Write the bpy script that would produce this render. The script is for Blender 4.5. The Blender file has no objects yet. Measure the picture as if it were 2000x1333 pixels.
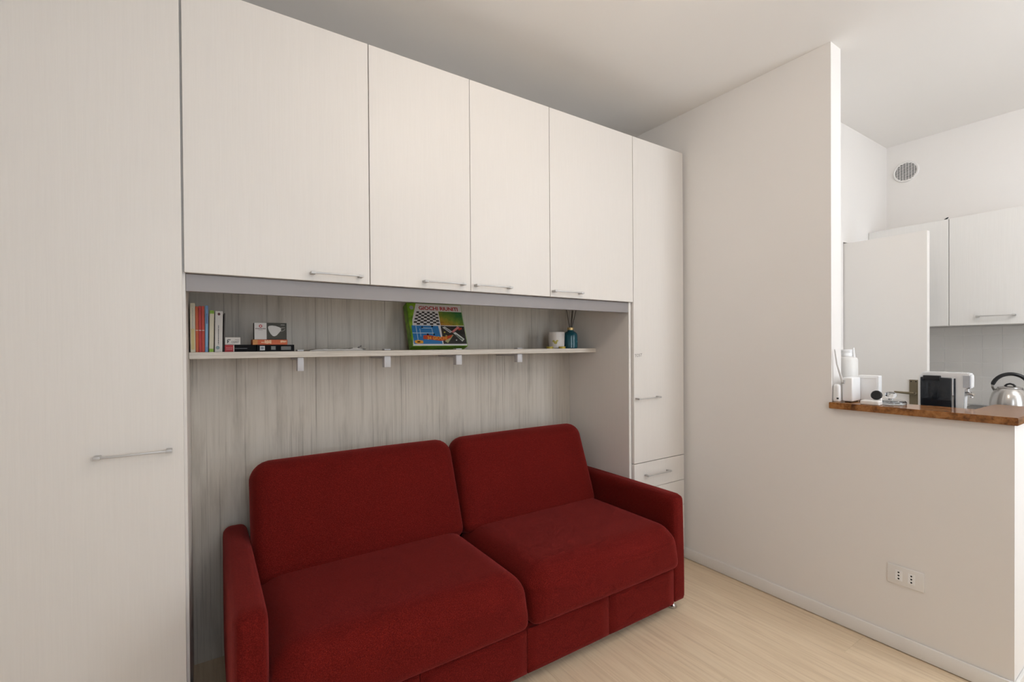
import bpy, bmesh, math, random
from mathutils import Vector, Matrix
random.seed(7)
sc = bpy.context.scene
C = sc.collection

# ------------------------------------------------------------------ camera
YAW, PITCH, ROLL = 0.5801085, -0.0074176, -0.0070889
CAM = Vector((0.0485155, -1.8473143, 1.3374134))
F0 = Vector((math.sin(YAW), math.cos(YAW), 0)); R0 = Vector((math.cos(YAW), -math.sin(YAW), 0)); U0 = Vector((0, 0, 1))
FW = F0*math.cos(PITCH) + U0*math.sin(PITCH); UP = -F0*math.sin(PITCH) + U0*math.cos(PITCH)
RT = R0*math.cos(ROLL) + UP*math.sin(ROLL); UP = -R0*math.sin(ROLL) + UP*math.cos(ROLL)
cd = bpy.data.cameras.new('camera'); cam = bpy.data.objects.new('camera', cd); C.objects.link(cam)
cd.sensor_fit = 'HORIZONTAL'; cd.sensor_width = 36; cd.lens = 16.442093
cd.shift_x = 3.1231/2000; cd.shift_y = 18.0444/2000; cd.clip_start = 0.02
M = Matrix((RT, UP, -FW)).transposed().to_4x4(); M.translation = CAM
cam.matrix_world = M
sc.camera = cam

# ------------------------------------------------------------------ light
w = bpy.data.worlds.new('overcast_sky'); sc.world = w; w.use_nodes = True
bg = w.node_tree.nodes['Background']; 
sc.view_settings.view_transform = 'Standard'; sc.view_settings.look = 'None'
sc.view_settings.exposure = 0.06; sc.view_settings.gamma = 1.0; sc.view_settings.use_curve_mapping = False
sc.cycles.max_bounces = 7; sc.cycles.diffuse_bounces = 5; sc.cycles.glossy_bounces = 3; sc.cycles.transmission_bounces = 6
sc.cycles.caustics_reflective = False; sc.cycles.caustics_refractive = False; sc.cycles.use_adaptive_sampling = True; sc.cycles.adaptive_threshold = 0.06; sc.cycles.adaptive_min_samples = 12
sc.cycles.sample_clamp_indirect = 6
SKY = 6.3; SKY_COL = (0.80, 0.90, 1.0)
LAMPS = [((1.10, -1.15, 2.58), 0.13, 11.5, (1.0, 0.89, 0.78)), ((2.90, -2.45, 2.60), 0.15, 33.0, (0.95, 0.97, 1.0))]   # globe pendants of the room and of the kitchen
WIN = (2.55, 3.40, 0.40, 2.30); YF = -3.0                       # window in the wall behind the camera
FILL_WIN = (-0.2, 0.8, 0.9, 2.40)  # second unseen window, added to light the tall door
bg.inputs[0].default_value = (*SKY_COL, 1); bg.inputs[1].default_value = SKY
for k, wn in enumerate((WIN, FILL_WIN)):
    pt = bpy.data.lights.new('window_portal', 'AREA'); pt.shape = 'RECTANGLE'; pt.size = wn[1]-wn[0]; pt.size_y = wn[3]-wn[2]
    pt.cycles.is_portal = True
    po = bpy.data.objects.new('window_portal', pt); C.objects.link(po)
    po.location = ((wn[0]+wn[1])/2, YF-0.10, (wn[2]+wn[3])/2); po.rotation_euler = (math.pi/2, 0, 0)

# ------------------------------------------------------------------ materials
def nt(name):
    m = bpy.data.materials.new(name); m.use_nodes = True
    t = m.node_tree; return m, t, t.nodes['Principled BSDF']
def L(t, a, b): t.links.new(a, b)
def plain(name, col, rough=0.5, metal=0.0, **kw):
    m, t, b = nt(name); b.inputs['Base Color'].default_value = (*col, 1)
    b.inputs['Roughness'].default_value = rough; b.inputs['Metallic'].default_value = metal
    for k, v in kw.items(): b.inputs[k.replace('_', ' ')].default_value = v
    return m
def noise_tree(t, scale_vec, scale, detail=4, rough=0.6, rnd=True):
    tc = t.nodes.new('ShaderNodeTexCoord'); mp = t.nodes.new('ShaderNodeMapping'); mp.inputs['Scale'].default_value = scale_vec
    if rnd:
        oi = t.nodes.new('ShaderNodeObjectInfo'); ml = t.nodes.new('ShaderNodeVectorMath'); ml.operation = 'MULTIPLY_ADD'
        cb = t.nodes.new('ShaderNodeCombineXYZ')
        for i in range(3): L(t, oi.outputs['Random'], cb.inputs[i])
        ml.inputs[1].default_value = (17, 23, 11); L(t, cb.outputs[0], ml.inputs[0]); L(t, tc.outputs['Object'], ml.inputs[2])
        L(t, ml.outputs[0], mp.inputs[0])
    else: L(t, tc.outputs['Object'], mp.inputs[0])
    n = t.nodes.new('ShaderNodeTexNoise'); n.inputs['Scale'].default_value = scale; n.inputs['Detail'].default_value = detail; n.inputs['Roughness'].default_value = rough
    L(t, mp.outputs[0], n.inputs['Vector']); return n
def ramp(t, src, stops):
    r = t.nodes.new('ShaderNodeValToRGB'); e = r.color_ramp.elements
    while len(e) < len(stops): e.new(0.5)
    for k, (p, c) in enumerate(stops): e[k].position = p; e[k].color = (*c, 1)
    L(t, src, r.inputs[0]); return r
def bump(t, b, src, strength, dist=0.001):
    u = t.nodes.new('ShaderNodeBump'); u.inputs['Strength'].default_value = strength; u.inputs['Distance'].default_value = dist
    L(t, src, u.inputs['Height']); L(t, u.outputs[0], b.inputs['Normal'])
def mix(t, a, b_, f, mode='MIX'):
    m = t.nodes.new('ShaderNodeMix'); m.data_type = 'RGBA'; m.blend_type = mode
    if isinstance(f, float): m.inputs[0].default_value = f
    else: L(t, f, m.inputs[0])
    L(t, a, m.inputs[6]); L(t, b_, m.inputs[7]); return m.outputs[2]
def grain(name, c1, c2, rough=0.5, scale=(60, 60, 2.0), amount=1.0, bmp=0.25):
    m, t, b = nt(name); n = noise_tree(t, scale, 3.0, 4, 0.65)
    r = ramp(t, n.outputs['Fac'], [(0.3, c1), (0.7, c2)]); L(t, r.outputs[0], b.inputs['Base Color'])
    b.inputs['Roughness'].default_value = rough; bump(t, b, n.outputs['Fac'], bmp, 0.0006); return m
M_DOOR = grain('white_ash_laminate', (0.728, 0.690, 0.648), (0.752, 0.714, 0.672), 0.45, (80, 80, 2.0), bmp=0.22)
M_KDOOR = grain('white_kitchen_laminate', (0.76, 0.74, 0.71), (0.79, 0.77, 0.74), 0.45, (80, 80, 2.0), bmp=0.22)
M_CARC = plain('white_carcass', (0.74, 0.705, 0.665), 0.5)
M_BEAM = plain('grey_laminate', (0.275, 0.255, 0.255), 0.45)
def paint(name, col):
    m, t, b = nt(name); n = noise_tree(t, (1, 1, 1), 160, 3, 0.6, False)
    b.inputs['Base Color'].default_value = (*col, 1); b.inputs['Roughness'].default_value = 0.85; bump(t, b, n.outputs['Fac'], 0.12, 0.0008); return m
M_WALL = paint('white_wall_paint', (0.82, 0.79, 0.76))
M_CEIL = paint('white_ceiling_paint', (0.87, 0.845, 0.815))
M_TRIM = plain('white_trim', (0.80, 0.78, 0.755), 0.35)
def washed():
    m, t, b = nt('whitewashed_wood'); n1 = noise_tree(t, (26, 26, 0.9), 2.0, 5, 0.7, False); n2 = noise_tree(t, (5, 5, 0.8), 2.2, 5, 0.6, False); n3 = noise_tree(t, (75, 75, 0.7), 2.0, 3, 0.6, False)
    r1 = ramp(t, n1.outputs['Fac'], [(0.28, (0.44, 0.40, 0.345)), (0.46, (0.55, 0.505, 0.44)), (0.75, (0.61, 0.565, 0.50))])
    r2 = ramp(t, n2.outputs['Fac'], [(0.27, (0.62, 0.60, 0.58)), (0.47, (1, 1, 1))])
    r3 = ramp(t, n3.outputs['Fac'], [(0.30, (0.55, 0.53, 0.51)), (0.42, (1, 1, 1))])
    c = mix(t, r1.outputs[0], r2.outputs[0], 0.7, 'MULTIPLY'); c = mix(t, c, r3.outputs[0], 0.8, 'MULTIPLY')
    L(t, c, b.inputs['Base Color']); b.inputs['Roughness'].default_value = 0.6; bump(t, b, n1.outputs['Fac'], 0.2, 0.0006); return m
M_BACK = washed()
M_SHELF = grain('pale_oak_shelf', (0.52, 0.46, 0.39), (0.74, 0.68, 0.60), 0.5, (2.0, 60, 60))
def floor_mat():
    m, t, b = nt('pale_oak_floor'); n1 = noise_tree(t, (40, 1.6, 40), 2.0, 5, 0.65); n2 = noise_tree(t, (8, 0.8, 8), 2.0, 4, 0.6)
    r1 = ramp(t, n1.outputs['Fac'], [(0.25, (0.62, 0.47, 0.32)), (0.5, (0.75, 0.595, 0.415)), (0.75, (0.80, 0.66, 0.48))])
    r2 = ramp(t, n2.outputs['Fac'], [(0.3, (0.88, 0.87, 0.86)), (0.6, (1, 1, 1))])
    c = mix(t, r1.outputs[0], r2.outputs[0], 0.6, 'MULTIPLY')
    L(t, c, b.inputs['Base Color']); b.inputs['Roughness'].default_value = 0.45; bump(t, b, n1.outputs['Fac'], 0.08, 0.0005); return m
M_FLOOR = floor_mat()
def fabric():
    m, t, b = nt('red_woven_fabric')
    n1 = noise_tree(t, (1, 1, 1), 330, 3, 0.7); n2 = noise_tree(t, (1, 1, 1), 9, 3, 0.6)
    r1 = ramp(t, n1.outputs['Fac'], [(0.30, (0.070, 0.0038, 0.0028)), (0.5, (0.122, 0.0068, 0.0050)), (0.70, (0.195, 0.016, 0.011))])
    r2 = ramp(t, n2.outputs['Fac'], [(0.35, (0.9, 0.9, 0.9)), (0.65, (1, 1, 1))])
    c = mix(t, r1.outputs[0], r2.outputs[0], 0.7, 'MULTIPLY'); L(t, c, b.inputs['Base Color'])
    b.inputs['Roughness'].default_value = 0.9; b.inputs['Sheen Weight'].default_value = 0.34; b.inputs['Sheen Roughness'].default_value = 0.45; b.inputs['Sheen Tint'].default_value = (0.85, 0.15, 0.14, 1)
    b.inputs['Specular IOR Level'].default_value = 0.08
    bump(t, b, n1.outputs['Fac'], 0.5, 0.0012); return m
M_RED = fabric()
M_CHROME = plain('satin_nickel', (0.52, 0.505, 0.49), 0.45, 0.4)
M_STEEL = plain('polished_steel', (0.58, 0.56, 0.54), 0.24, 1.0)
M_GREYM = plain('grey_metal', (0.55, 0.54, 0.55), 0.45, 0.1)
M_BLACK = plain('black_plastic', (0.012, 0.012, 0.013), 0.3)
M_WHITE = plain('white_plastic', (0.88, 0.88, 0.88), 0.3)
M_DARK = plain('dark_hole', (0.01, 0.01, 0.01), 0.9)
M_BRASS = plain('antique_brass', (0.24, 0.20, 0.13), 0.4, 0.8)
def marble():
    m, t, b = nt('brown_marble'); n1 = noise_tree(t, (1, 1, 1), 26, 5, 0.7, False); n2 = noise_tree(t, (1, 1, 1), 90, 4, 0.7, False)
    r1 = ramp(t, n1.outputs['Fac'], [(0.32, (0.08, 0.025, 0.006)), (0.45, (0.25, 0.095, 0.022)), (0.58, (0.38, 0.17, 0.05)), (0.75, (0.24, 0.08, 0.025))])
    r2 = ramp(t, n2.outputs['Fac'], [(0.3, (0.75, 0.7, 0.65)), (0.6, (1, 1, 1))])
    L(t, mix(t, r1.outputs[0], r2.outputs[0], 0.7, 'MULTIPLY'), b.inputs['Base Color']); b.inputs['Roughness'].default_value = 0.14; return m
M_MARB = marble()
M_TILE = plain('grey_tile', (0.73, 0.70, 0.66), 0.35)
M_GROUT = plain('grey_grout', (0.88, 0.86, 0.83), 0.9)
M_GLASS = plain('clear_glass', (1, 1, 1), 0.02, 0.0, Transmission_Weight=1.0, IOR=1.45)
M_SMOKE = plain('smoked_tank', (0.014, 0.017, 0.022), 0.08)
M_WORK = plain('dark_grey_worktop', (0.12, 0.115, 0.105), 0.3)
M_FROST = plain('frosted_plastic', (0.78, 0.76, 0.73), 0.4)

# ------------------------------------------------------------------ mesh helpers
W = {}                                                   # world position of every object's origin
def link(o, parent, origin, mat):
    C.objects.link(o)
    base = W[parent] if parent else Vector((0, 0, 0))
    if parent: o.parent = parent
    o.location = Vector(origin) - base; W[o] = Vector(origin)
    if mat is not None and o.data is not None:
        for m in (mat if isinstance(mat, (list, tuple)) else [mat]): o.data.materials.append(m)
    return o
def finish(name, bm, mat, parent=None, smooth=False, origin=None, angle=0.7):
    if origin is None:
        lo = Vector((min(v.co[i] for v in bm.verts) for i in range(3))); hi = Vector((max(v.co[i] for v in bm.verts) for i in range(3)))
        origin = (lo+hi)/2
        if parent is None: origin.z = lo.z
    origin = Vector(origin)
    bmesh.ops.translate(bm, verts=bm.verts, vec=-origin)
    bmesh.ops.recalc_face_normals(bm, faces=bm.faces)
    me = bpy.data.meshes.new(name); bm.to_mesh(me); bm.free()
    if smooth:
        for p in me.polygons: p.use_smooth = True
        try: me.set_sharp_from_angle(angle=angle)
        except Exception: pass
    o = bpy.data.objects.new(name, me)
    return link(o, parent, origin, mat)
def add_box(bm, x0, x1, y0, y1, z0, z1, bev=0.0, seg=1):
    g = bmesh.ops.create_cube(bm, size=1)['verts']
    for v in g: v.co = Vector(((x0+x1)/2 + v.co.x*(x1-x0), (y0+y1)/2 + v.co.y*(y1-y0), (z0+z1)/2 + v.co.z*(z1-z0)))
    if bev > 0:
        ed = {e for v in g for e in v.link_edges}
        bmesh.ops.bevel(bm, geom=list(ed), offset=bev, segments=seg, affect='EDGES', profile=0.5)
def box(name, x0, x1, y0, y1, z0, z1, mat, parent=None, bev=0.0015, seg=2, smooth=False):
    bm = bmesh.new(); add_box(bm, x0, x1, y0, y1, z0, z1, bev, seg); return finish(name, bm, mat, parent, smooth)
def add_lathe(bm, prof, cx=0, cy=0, n=32, closed=False):
    rings = []
    for r, z in prof:
        if r < 1e-6: rings.append([bm.verts.new((cx, cy, z))])
        else: rings.append([bm.verts.new((cx+r*math.cos(2*math.pi*k/n), cy+r*math.sin(2*math.pi*k/n), z)) for k in range(n)])
    for a, b in zip(rings, rings[1:]):
        for k in range(n):
            q = [a[k % len(a)], a[(k+1) % len(a)], b[(k+1) % len(b)], b[k % len(b)]]
            q2 = []
            for v in q:
                if v not in q2: q2.append(v)
            if len(q2) > 2: bm.faces.new(q2)
def lathe(name, prof, cx, cy, mat, parent=None, n=32, smooth=True):
    bm = bmesh.new(); add_lathe(bm, prof, cx, cy, n); return finish(name, bm, mat, parent, smooth)
def add_tube(bm, pts, r, n=10, cap=True):
    pts = [Vector(p) for p in pts]; rs = r if isinstance(r, (list, tuple)) else [r]*len(pts)
    prev = None; rings = []
    for i, p in enumerate(pts):
        d = ((pts[min(i+1, len(pts)-1)] - pts[max(i-1, 0)])).normalized()
        if prev is None: a = d.orthogonal().normalized()
        else: a = (prev - d*prev.dot(d)).normalized()
        prev = a; b = d.cross(a)
        rings.append([bm.verts.new(p + a*rs[i]*math.cos(2*math.pi*k/n) + b*rs[i]*math.sin(2*math.pi*k/n)) for k in range(n)])
    for A, B in zip(rings, rings[1:]):
        for k in range(n): bm.faces.new((A[k], A[(k+1) % n], B[(k+1) % n], B[k]))
    if cap: bm.faces.new(rings[0][::-1]); bm.faces.new(rings[-1])
def tube(name, pts, r, mat, parent=None, n=10):
    bm = bmesh.new(); add_tube(bm, pts, r, n); return finish(name, bm, mat, parent, True)
def add_prism(bm, poly, axis, a0, a1):
    """poly: list of 2d points; axis: extrusion axis; the other two axes in order."""
    def P(p, a):
        return {'x': (a, p[0], p[1]), 'y': (p[0], a, p[1]), 'z': (p[0], p[1], a)}[axis]
    A = [bm.verts.new(P(p, a0)) for p in poly]; B = [bm.verts.new(P(p, a1)) for p in poly]
    bm.faces.new(A); bm.faces.new(B[::-1]); n = len(poly)
    for k in range(n): bm.faces.new((A[k], B[k], B[(k+1) % n], A[(k+1) % n]))
def prism(name, poly, axis, a0, a1, mat, parent=None, bev=0.0, seg=2, smooth=False):
    bm = bmesh.new(); add_prism(bm, poly, axis, a0, a1)
    if bev: bmesh.ops.bevel(bm, geom=list(bm.edges), offset=bev, segments=seg, affect='EDGES', profile=0.5)
    return finish(name, bm, mat, parent, smooth)
def sstep(t): t = max(0, min(1, t)); return t*t*(3-2*t)
def pillow(name, x0, x1, y0, y1, z0, z1, mat, parent, r_top=0.06, r_bot=0.03, bulge=(0, 0, 0), cuts=22, lean=0.0, pivot=None, warp=None):
    """rounded, softly crowned upholstery block"""
    bm = bmesh.new(); bmesh.ops.create_cube(bm, size=2)
    bmesh.ops.subdivide_edges(bm, edges=list(bm.edges), cuts=cuts, use_grid_fill=True)
    h = Vector(((x1-x0)/2, (y1-y0)/2, (z1-z0)/2)); c = Vector(((x0+x1)/2, (y0+y1)/2, (z0+z1)/2))
    for v in bm.verts:
        q = v.co.copy()
        q = Vector([math.copysign(abs(k)**0.75, k) if abs(k) < 1 else k for k in q])      # denser near the rims
        p = Vector((q.x*h.x, q.y*h.y, q.z*h.z))
        r = r_bot + (r_top-r_bot)*sstep((q.z+1)/2)
        r = min(r, h.x*0.98, h.y*0.98, h.z*0.98)
        inner = Vector([max(-(h[i]-r), min(h[i]-r, p[i])) for i in range(3)]); d = p - inner
        if d.length > 1e-9: p = inner + d.normalized()*r
        cx, cy, cz = [1-(p[i]/h[i])**2 for i in range(3)]
        p.z += bulge[2]*max(cx, 0)**0.6*max(cy, 0)**0.6*(1 if q.z > 0 else 0)
        p.y -= bulge[1]*max(cx, 0)**0.6*max(cz, 0)**0.6*(1 if q.y < 0 else 0)
        p.x += bulge[0]*max(cz, 0)**0.6*max(cy, 0)**0.6*q.x
        if warp: p = warp(p, h)
        v.co = p + c
    if lean:
        pv = Vector(pivot); bmesh.ops.rotate(bm, cent=pv, matrix=Matrix.Rotation(lean, 3, 'X'), verts=bm.verts)
    return finish(name, bm, mat, parent, True, angle=1.2)
def empty(name, loc, label=None, cat=None, group=None, kind=None):
    o = bpy.data.objects.new(name, None); o.empty_display_size = 0.05; link(o, None, loc, None); return tag(o, label, cat, group, kind)
def tag(o, label=None, cat=None, group=None, kind=None):
    if label: o['label'] = label
    if cat: o['category'] = cat
    if group: o['group'] = group
    if kind: o['kind'] = kind
    return o
def struct(name, bm_or_obj): bm_or_obj['kind'] = 'structure'; return bm_or_obj
def text_mesh(txt, size, depth=0.0003, spacing=1.0, shear=0.0, bold=0.0):
    cu = bpy.data.curves.new('t', 'FONT'); cu.body = txt; cu.size = size; cu.extrude = depth; cu.space_character = spacing; cu.shear = shear
    cu.resolution_u = 3; cu.offset = bold
    o = bpy.data.objects.new('t', cu); C.objects.link(o)
    dg = bpy.context.evaluated_depsgraph_get(); me = bpy.data.meshes.new_from_object(o.evaluated_get(dg))
    bpy.data.objects.remove(o); bpy.data.curves.remove(cu); return me
def text(name, txt, width, height, origin, ex, ey, mat, parent, shear=0.0, bold=0.0):
    """lettering fitted to width x height, lower left corner at origin, along unit vectors ex (reading) and ey (up)"""
    me = text_mesh(txt, 1.0, 0.0, 1.0, shear, bold); xs = [v.co.x for v in me.vertices]; ys = [v.co.y for v in me.vertices]
    bm = bmesh.new(); bm.from_mesh(me); ex, ey, o = Vector(ex), Vector(ey), Vector(origin); n = ex.cross(ey)
    for v in bm.verts:
        v.co = o + ex*((v.co.x-min(xs))/(max(xs)-min(xs))*width) + ey*((v.co.y-min(ys))/(max(ys)-min(ys))*height) + n*0.0004
    bpy.data.meshes.remove(me)
    return finish(name, bm, mat, parent)
def handle(parent, x0, x1, z, yf=0.0, mat=None):
    """thin bow handle in front of a panel whose face lies at y = yf"""
    bm = bmesh.new(); d = 0.030
    add_box(bm, x0, x1, yf-d, yf-d+0.007, z-0.0032, z+0.0032, 0.0012, 2)
    for a, b in ((x0, x0+0.016), (x1-0.016, x1)):
        add_box(bm, a, b, yf-d+0.002, yf+0.0005, z-0.005, z+0.005, 0.0015, 2)
        add_box(bm, a-0.0005, b+0.0005, yf-d-0.0006, yf-d+0.0075, z-0.0048, z+0.0048, 0.001, 2)
    return finish('handle', bm, M_CHROME, parent, True)

# ------------------------------------------------------------------ setting
XL, XK, YB, YK, ZC, XP, XP2, YP = -1.25, 4.30, 0.60, -0.472, 2.79, 2.575, 2.679, -0.811
fl = box('floor', XL-0.1, XK+0.1, YF-0.15, YB+0.1, -0.06, -0.008, M_GROUT, None, 0); struct('floor', fl)
pm = None
PW, PL = 0.19, 1.25; i = 0; x = XL
while x < XK - 0.01:
    y = YF - random.random()*PL*0.9; wdt = min(PW, XK - x)
    while y < YB - 0.01:
        y0, y1 = max(y, YF), min(y+PL, YB)
        if y1 - y0 > 0.02:
            p = box('floor_plank', x+0.0002, x+wdt-0.0002, y0+0.0002, y1-0.0002, -0.008, 0.0, M_FLOOR, fl, 0.0003, 1)
        y += PL
    x += PW; i += 1
struct('c', box('ceiling', XL-0.1, XK+0.1, YF-0.15, YB+0.1, ZC, ZC+0.1, M_CEIL, None, 0))
struct('w', box('wall_back', XL-0.1, XP, YB, YB+0.1, 0, ZC, M_WALL, None, 0))
struct('w', box('wall_left', XL-0.1, XL, YF, YB, 0, ZC, M_WALL, None, 0))
# partition: full height at the back, breast-high towards the room, with a short return under the worktop's wide end
bm = bmesh.new()
add_prism(bm, [(YB+0.1, 0), (YB+0.1, ZC), (YP, ZC), (YP, 1.032), (-1.42, 1.032), (-1.42, 0)], 'x', XP, XP2)
wr = finish('wall_right', bm, M_WALL); struct('w', wr)
struct('w', box('wall_return', XP2, 3.0, -1.42, -1.32, 0, 1.032, M_WALL, None, 0))
bm = bmesh.new(); add_prism(bm, [(XP2, YK), (3.574, YK), (3.574, YK+0.06), (3.632, YK+0.06), (3.632, YK), (XK, YK), (XK, YK+0.1), (XP2, YK+0.1)], 'z', 0, 2.012)
add_box(bm, XP2, XK, YK, YK+0.1, 2.012, ZC)                      # rebate that takes the hinge side of the open door
struct('w', finish('wall_kitchen_back', bm, M_WALL))
wk = box('wall_kitchen_right', XK, XK+0.1, YF, YK+0.1, 0, ZC, M_WALL, None, 0); struct('w', wk)
bm = bmesh.new()
y0, y1 = YF-0.15, YF
xs = [XL, FILL_WIN[0], FILL_WIN[1], WIN[0], WIN[1], XK]
for a, b in ((XL-0.1, FILL_WIN[0]), (FILL_WIN[1], WIN[0]), (WIN[1], XK+0.1)): add_box(bm, a, b, y0, y1, 0, ZC)
for wn in (WIN, FILL_WIN):
    add_box(bm, wn[0], wn[1], y0, y1, 0, wn[2]); add_box(bm, wn[0], wn[1], y0, y1, wn[3], ZC)
struct('w', finish('wall_front', bm, M_WALL))
for k, wn in enumerate((WIN, FILL_WIN)):  # the second one is the added fill window
    root = box('window_%d' % (k+1), wn[0]+0.001, wn[0]+0.06, YF-0.11, YF-0.05, wn[2]+0.001, wn[3]-0.001, M_TRIM, None, 0.003); root['kind'] = 'structure'
    xm = (wn[0]+wn[1])/2
    for a, b in ((xm-0.04, xm+0.04), (wn[1]-0.06, wn[1]-0.001)): box('window_stile', a, b, YF-0.11, YF-0.05, wn[2]+0.001, wn[3]-0.001, M_TRIM, root, 0.003)
    for a, b in ((wn[2]+0.001, wn[2]+0.07), (wn[3]-0.07, wn[3]-0.001)):
        box('window_rail', wn[0]+0.06, xm-0.04, YF-0.109, YF-0.051, a, b, M_TRIM, root, 0.003); box('window_rail', xm+0.04, wn[1]-0.06, YF-0.109, YF-0.051, a, b, M_TRIM, root, 0.003)
# baseboards
def basebrd(name, poly_x0, poly_x1, a0, a1, axis):
    bm = bmesh.new()
    if axis == 'y': add_box(bm, poly_x0, poly_x1, a0, a1, 0.003, 0.068, 0.003, 2)
    else: add_box(bm, a0, a1, poly_x0, poly_x1, 0.003, 0.068, 0.003, 2)
    return struct(name, finish(name, bm, M_TRIM, None, True))
basebrd('baseboard_right', XP-0.011, XP, -1.431, 0.58, 'y')
basebrd('baseboard_end', -1.431, -1.42, XP, 3.0, 'x')

# ------------------------------------------------------------------ cabinets
ZT, ZB = 2.532, 1.587
t = empty('tall_cabinet', (-0.31, 0.3, 0), 'full-height white cabinet left of the red sofa with one tall door', 'cabinet')
box('body', -0.612, 0.0, 0.021, 0.596, 0.0, ZT, M_CARC, t, 0.001)
d = box('door', -0.607, -0.0085, 0.0, 0.0205, 0.06, ZT, M_DOOR, t, 0.0015); handle(d, -0.228, -0.039, 1.016)
def wall_cab(x0, x1, doors, label, xb0=None):
    t = empty('wall_cabinet', ((x0+x1)/2, 0.3, ZB+0.002), label, 'cabinet', 'wall cabinets above the sofa')
    box('body', x0+0.0006, x1-0.0006, 0.021, 0.596, ZB+0.002, ZT, M_CARC, t, 0.001)
    for a, b, h0, h1 in doors:
        d = box('door', a, b, 0.0, 0.0205, ZB, ZT, M_DOOR, t, 0.0015); handle(d, h0, h1, 1.614)
wall_cab(0.0, 0.6, [(-0.0025, 0.5985, 0.378, 0.567)], 'white wide single-door wall cabinet next to the full-height cabinet, above the books')
wall_cab(0.6, 1.5, [(0.6015, 1.049, 0.82, 1.013), (1.051, 1.4985, 1.066, 1.257)], 'white two-door wall cabinet with two handles side by side, in the middle')
wall_cab(1.5, 2.1, [(1.5015, 2.0975, 1.509, 1.70)], 'white single-door wall cabinet next to the narrow column, above the blue bottle')
t = empty('column_cabinet', (2.33, 0.3, 0), 'narrow white column cabinet with a door above drawers, beside the plain wall', 'cabinet')
box('body', 2.1005, 2.551, 0.0215, 0.596, 0.0, ZT, M_CARC, t, 0.001)
box('side_panel', 2.080, 2.0985, 0.018, 0.596, 0.0, ZB, M_DOOR, t, 0.001)
box('filler_strip', 2.552, 2.5745, 0.035, 0.596, 0.0, ZT, M_CARC, t, 0)
d = box('door', 2.1015, 2.549, 0.0, 0.0205, 0.6605, ZT, M_DOOR, t, 0.0015); handle(d, 2.112, 2.305, 1.034)
text('lettering', 'TOST', 0.062, 0.017, (2.108, -0.0005, 1.272), (1, 0, 0.08), (0, 0, 1), plain('pencil_grey', (0.18, 0.17, 0.16), 0.7), d)
zz = [0.6575, 0.5020, 0.346, 0.19, 0.06]
for a, b in zip(zz[1:], zz):
    d = box('drawer', 2.1015, 2.549, 0.0, 0.0205, a+0.0012, b-0.0012, M_DOOR, t, 0.0015); handle(d, 2.187, 2.395, (a+b)/2+0.004)
tag(box('support_beam', 0.0008, 2.0795, 0.020, 0.042, 1.528, 1.5845, M_BEAM, None, 0.001), 'grey beam running under the white wall cabinets across the niche', 'beam')
tag(box('back_panel', 0.0005, 2.0795, 0.535, 0.556, 0.0, 1.5865, M_BACK, None, 0), 'whitewashed wood panel at the back of the niche behind the sofa', 'panel')

# ------------------------------------------------------------------ shelf
SZ = 1.325
t = empty('wall_shelf', (1.04, 0.41, 1.30), 'pale wooden shelf on four grey brackets above the red sofa', 'shelf')
box('board', 0.001, 2.0795, 0.285, 0.5345, SZ-0.026, SZ, M_SHELF, t, 0.002)
for x0, x1, zb in ((0.379, 0.404, 1.240), (0.753, 0.783, 1.245), (1.125, 1.158, 1.247), (1.503, 1.536, 1.251)):
    bm = bmesh.new()
    add_box(bm, x0, x1, 0.300, 0.334, zb, SZ-0.0265, 0.002, 2)
    add_box(bm, x0+0.006, x1-0.006, 0.332, 0.5345, SZ-0.040, SZ-0.0265, 0.001, 2)
    add_box(bm, x0, x1, 0.300, 0.334, SZ+0.0003, SZ+0.006, 0.001, 2)
    finish('bracket', bm, M_GREYM, t, True)

# ------------------------------------------------------------------ sofa
s = empty('sofa', (1.10, 0.08, 0), 'dark red fabric two-seat sofa with low arms and small metal feet', 'sofa')
AX0, AX1, SX0, SX1, YFR = 0.108, 2.090, 0.198, 2.000, -0.345
for a, b in ((AX0, SX0), (SX1, AX1)):
    pillow('arm', a, b, YFR, 0.505, 0.046, 0.582, M_RED, s, 0.032, 0.016, (0.004, 0.004, 0.002), 18)
box('base', SX0+0.004, SX1-0.004, -0.335, 0.49, 0.055, 0.232, M_RED, s, 0.006)
nb = 4
for k in range(nb):
    a = SX0+0.008 + (SX1-SX0-0.016)*k/nb; b = SX0+0.008 + (SX1-SX0-0.016)*(k+1)/nb
    pillow('base_panel', a+0.0006, b-0.0006, -0.352, -0.334, 0.05, 0.226, M_RED, s, 0.004, 0.004, (0, 0.002, 0), 6)
box('back_frame', SX0+0.012, SX1-0.012, 0.40, 0.505, 0.234, 0.57, M_RED, s, 0.02, 3, True)
XM = (SX0+SX1)/2 + 0.006
def seatwarp(p, h):
    return p
for a, b in ((SX0+0.001, XM-0.0015), (XM+0.0015, SX1+0.010)):
    pillow('seat_cushion', a, b, -0.385, 0.30, 0.232, 0.452, M_RED, s, 0.10, 0.045, (0.0, 0.010, 0.008), 30)
for a, b in ((SX0+0.0, XM-0.001), (XM+0.001, SX1-0.03)):
    pillow('back_cushion', a, b, 0.155, 0.315, 0.425, 0.905, M_RED, s, 0.079, 0.045, (0.0, 0.014, 0.004), 28, -math.radians(17), (0, 0.155, 0.425))
for px in (0.155, 2.040):
    for py in (-0.302, 0.42):
        lathe('foot', [(0, 0.0), (0.0215, 0.0), (0.0230, 0.004), (0.0220, 0.012), (0.014, 0.018), (0.011, 0.025), (0.011, 0.047), (0, 0.047)], px, py, M_STEEL, s, 20)

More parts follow.
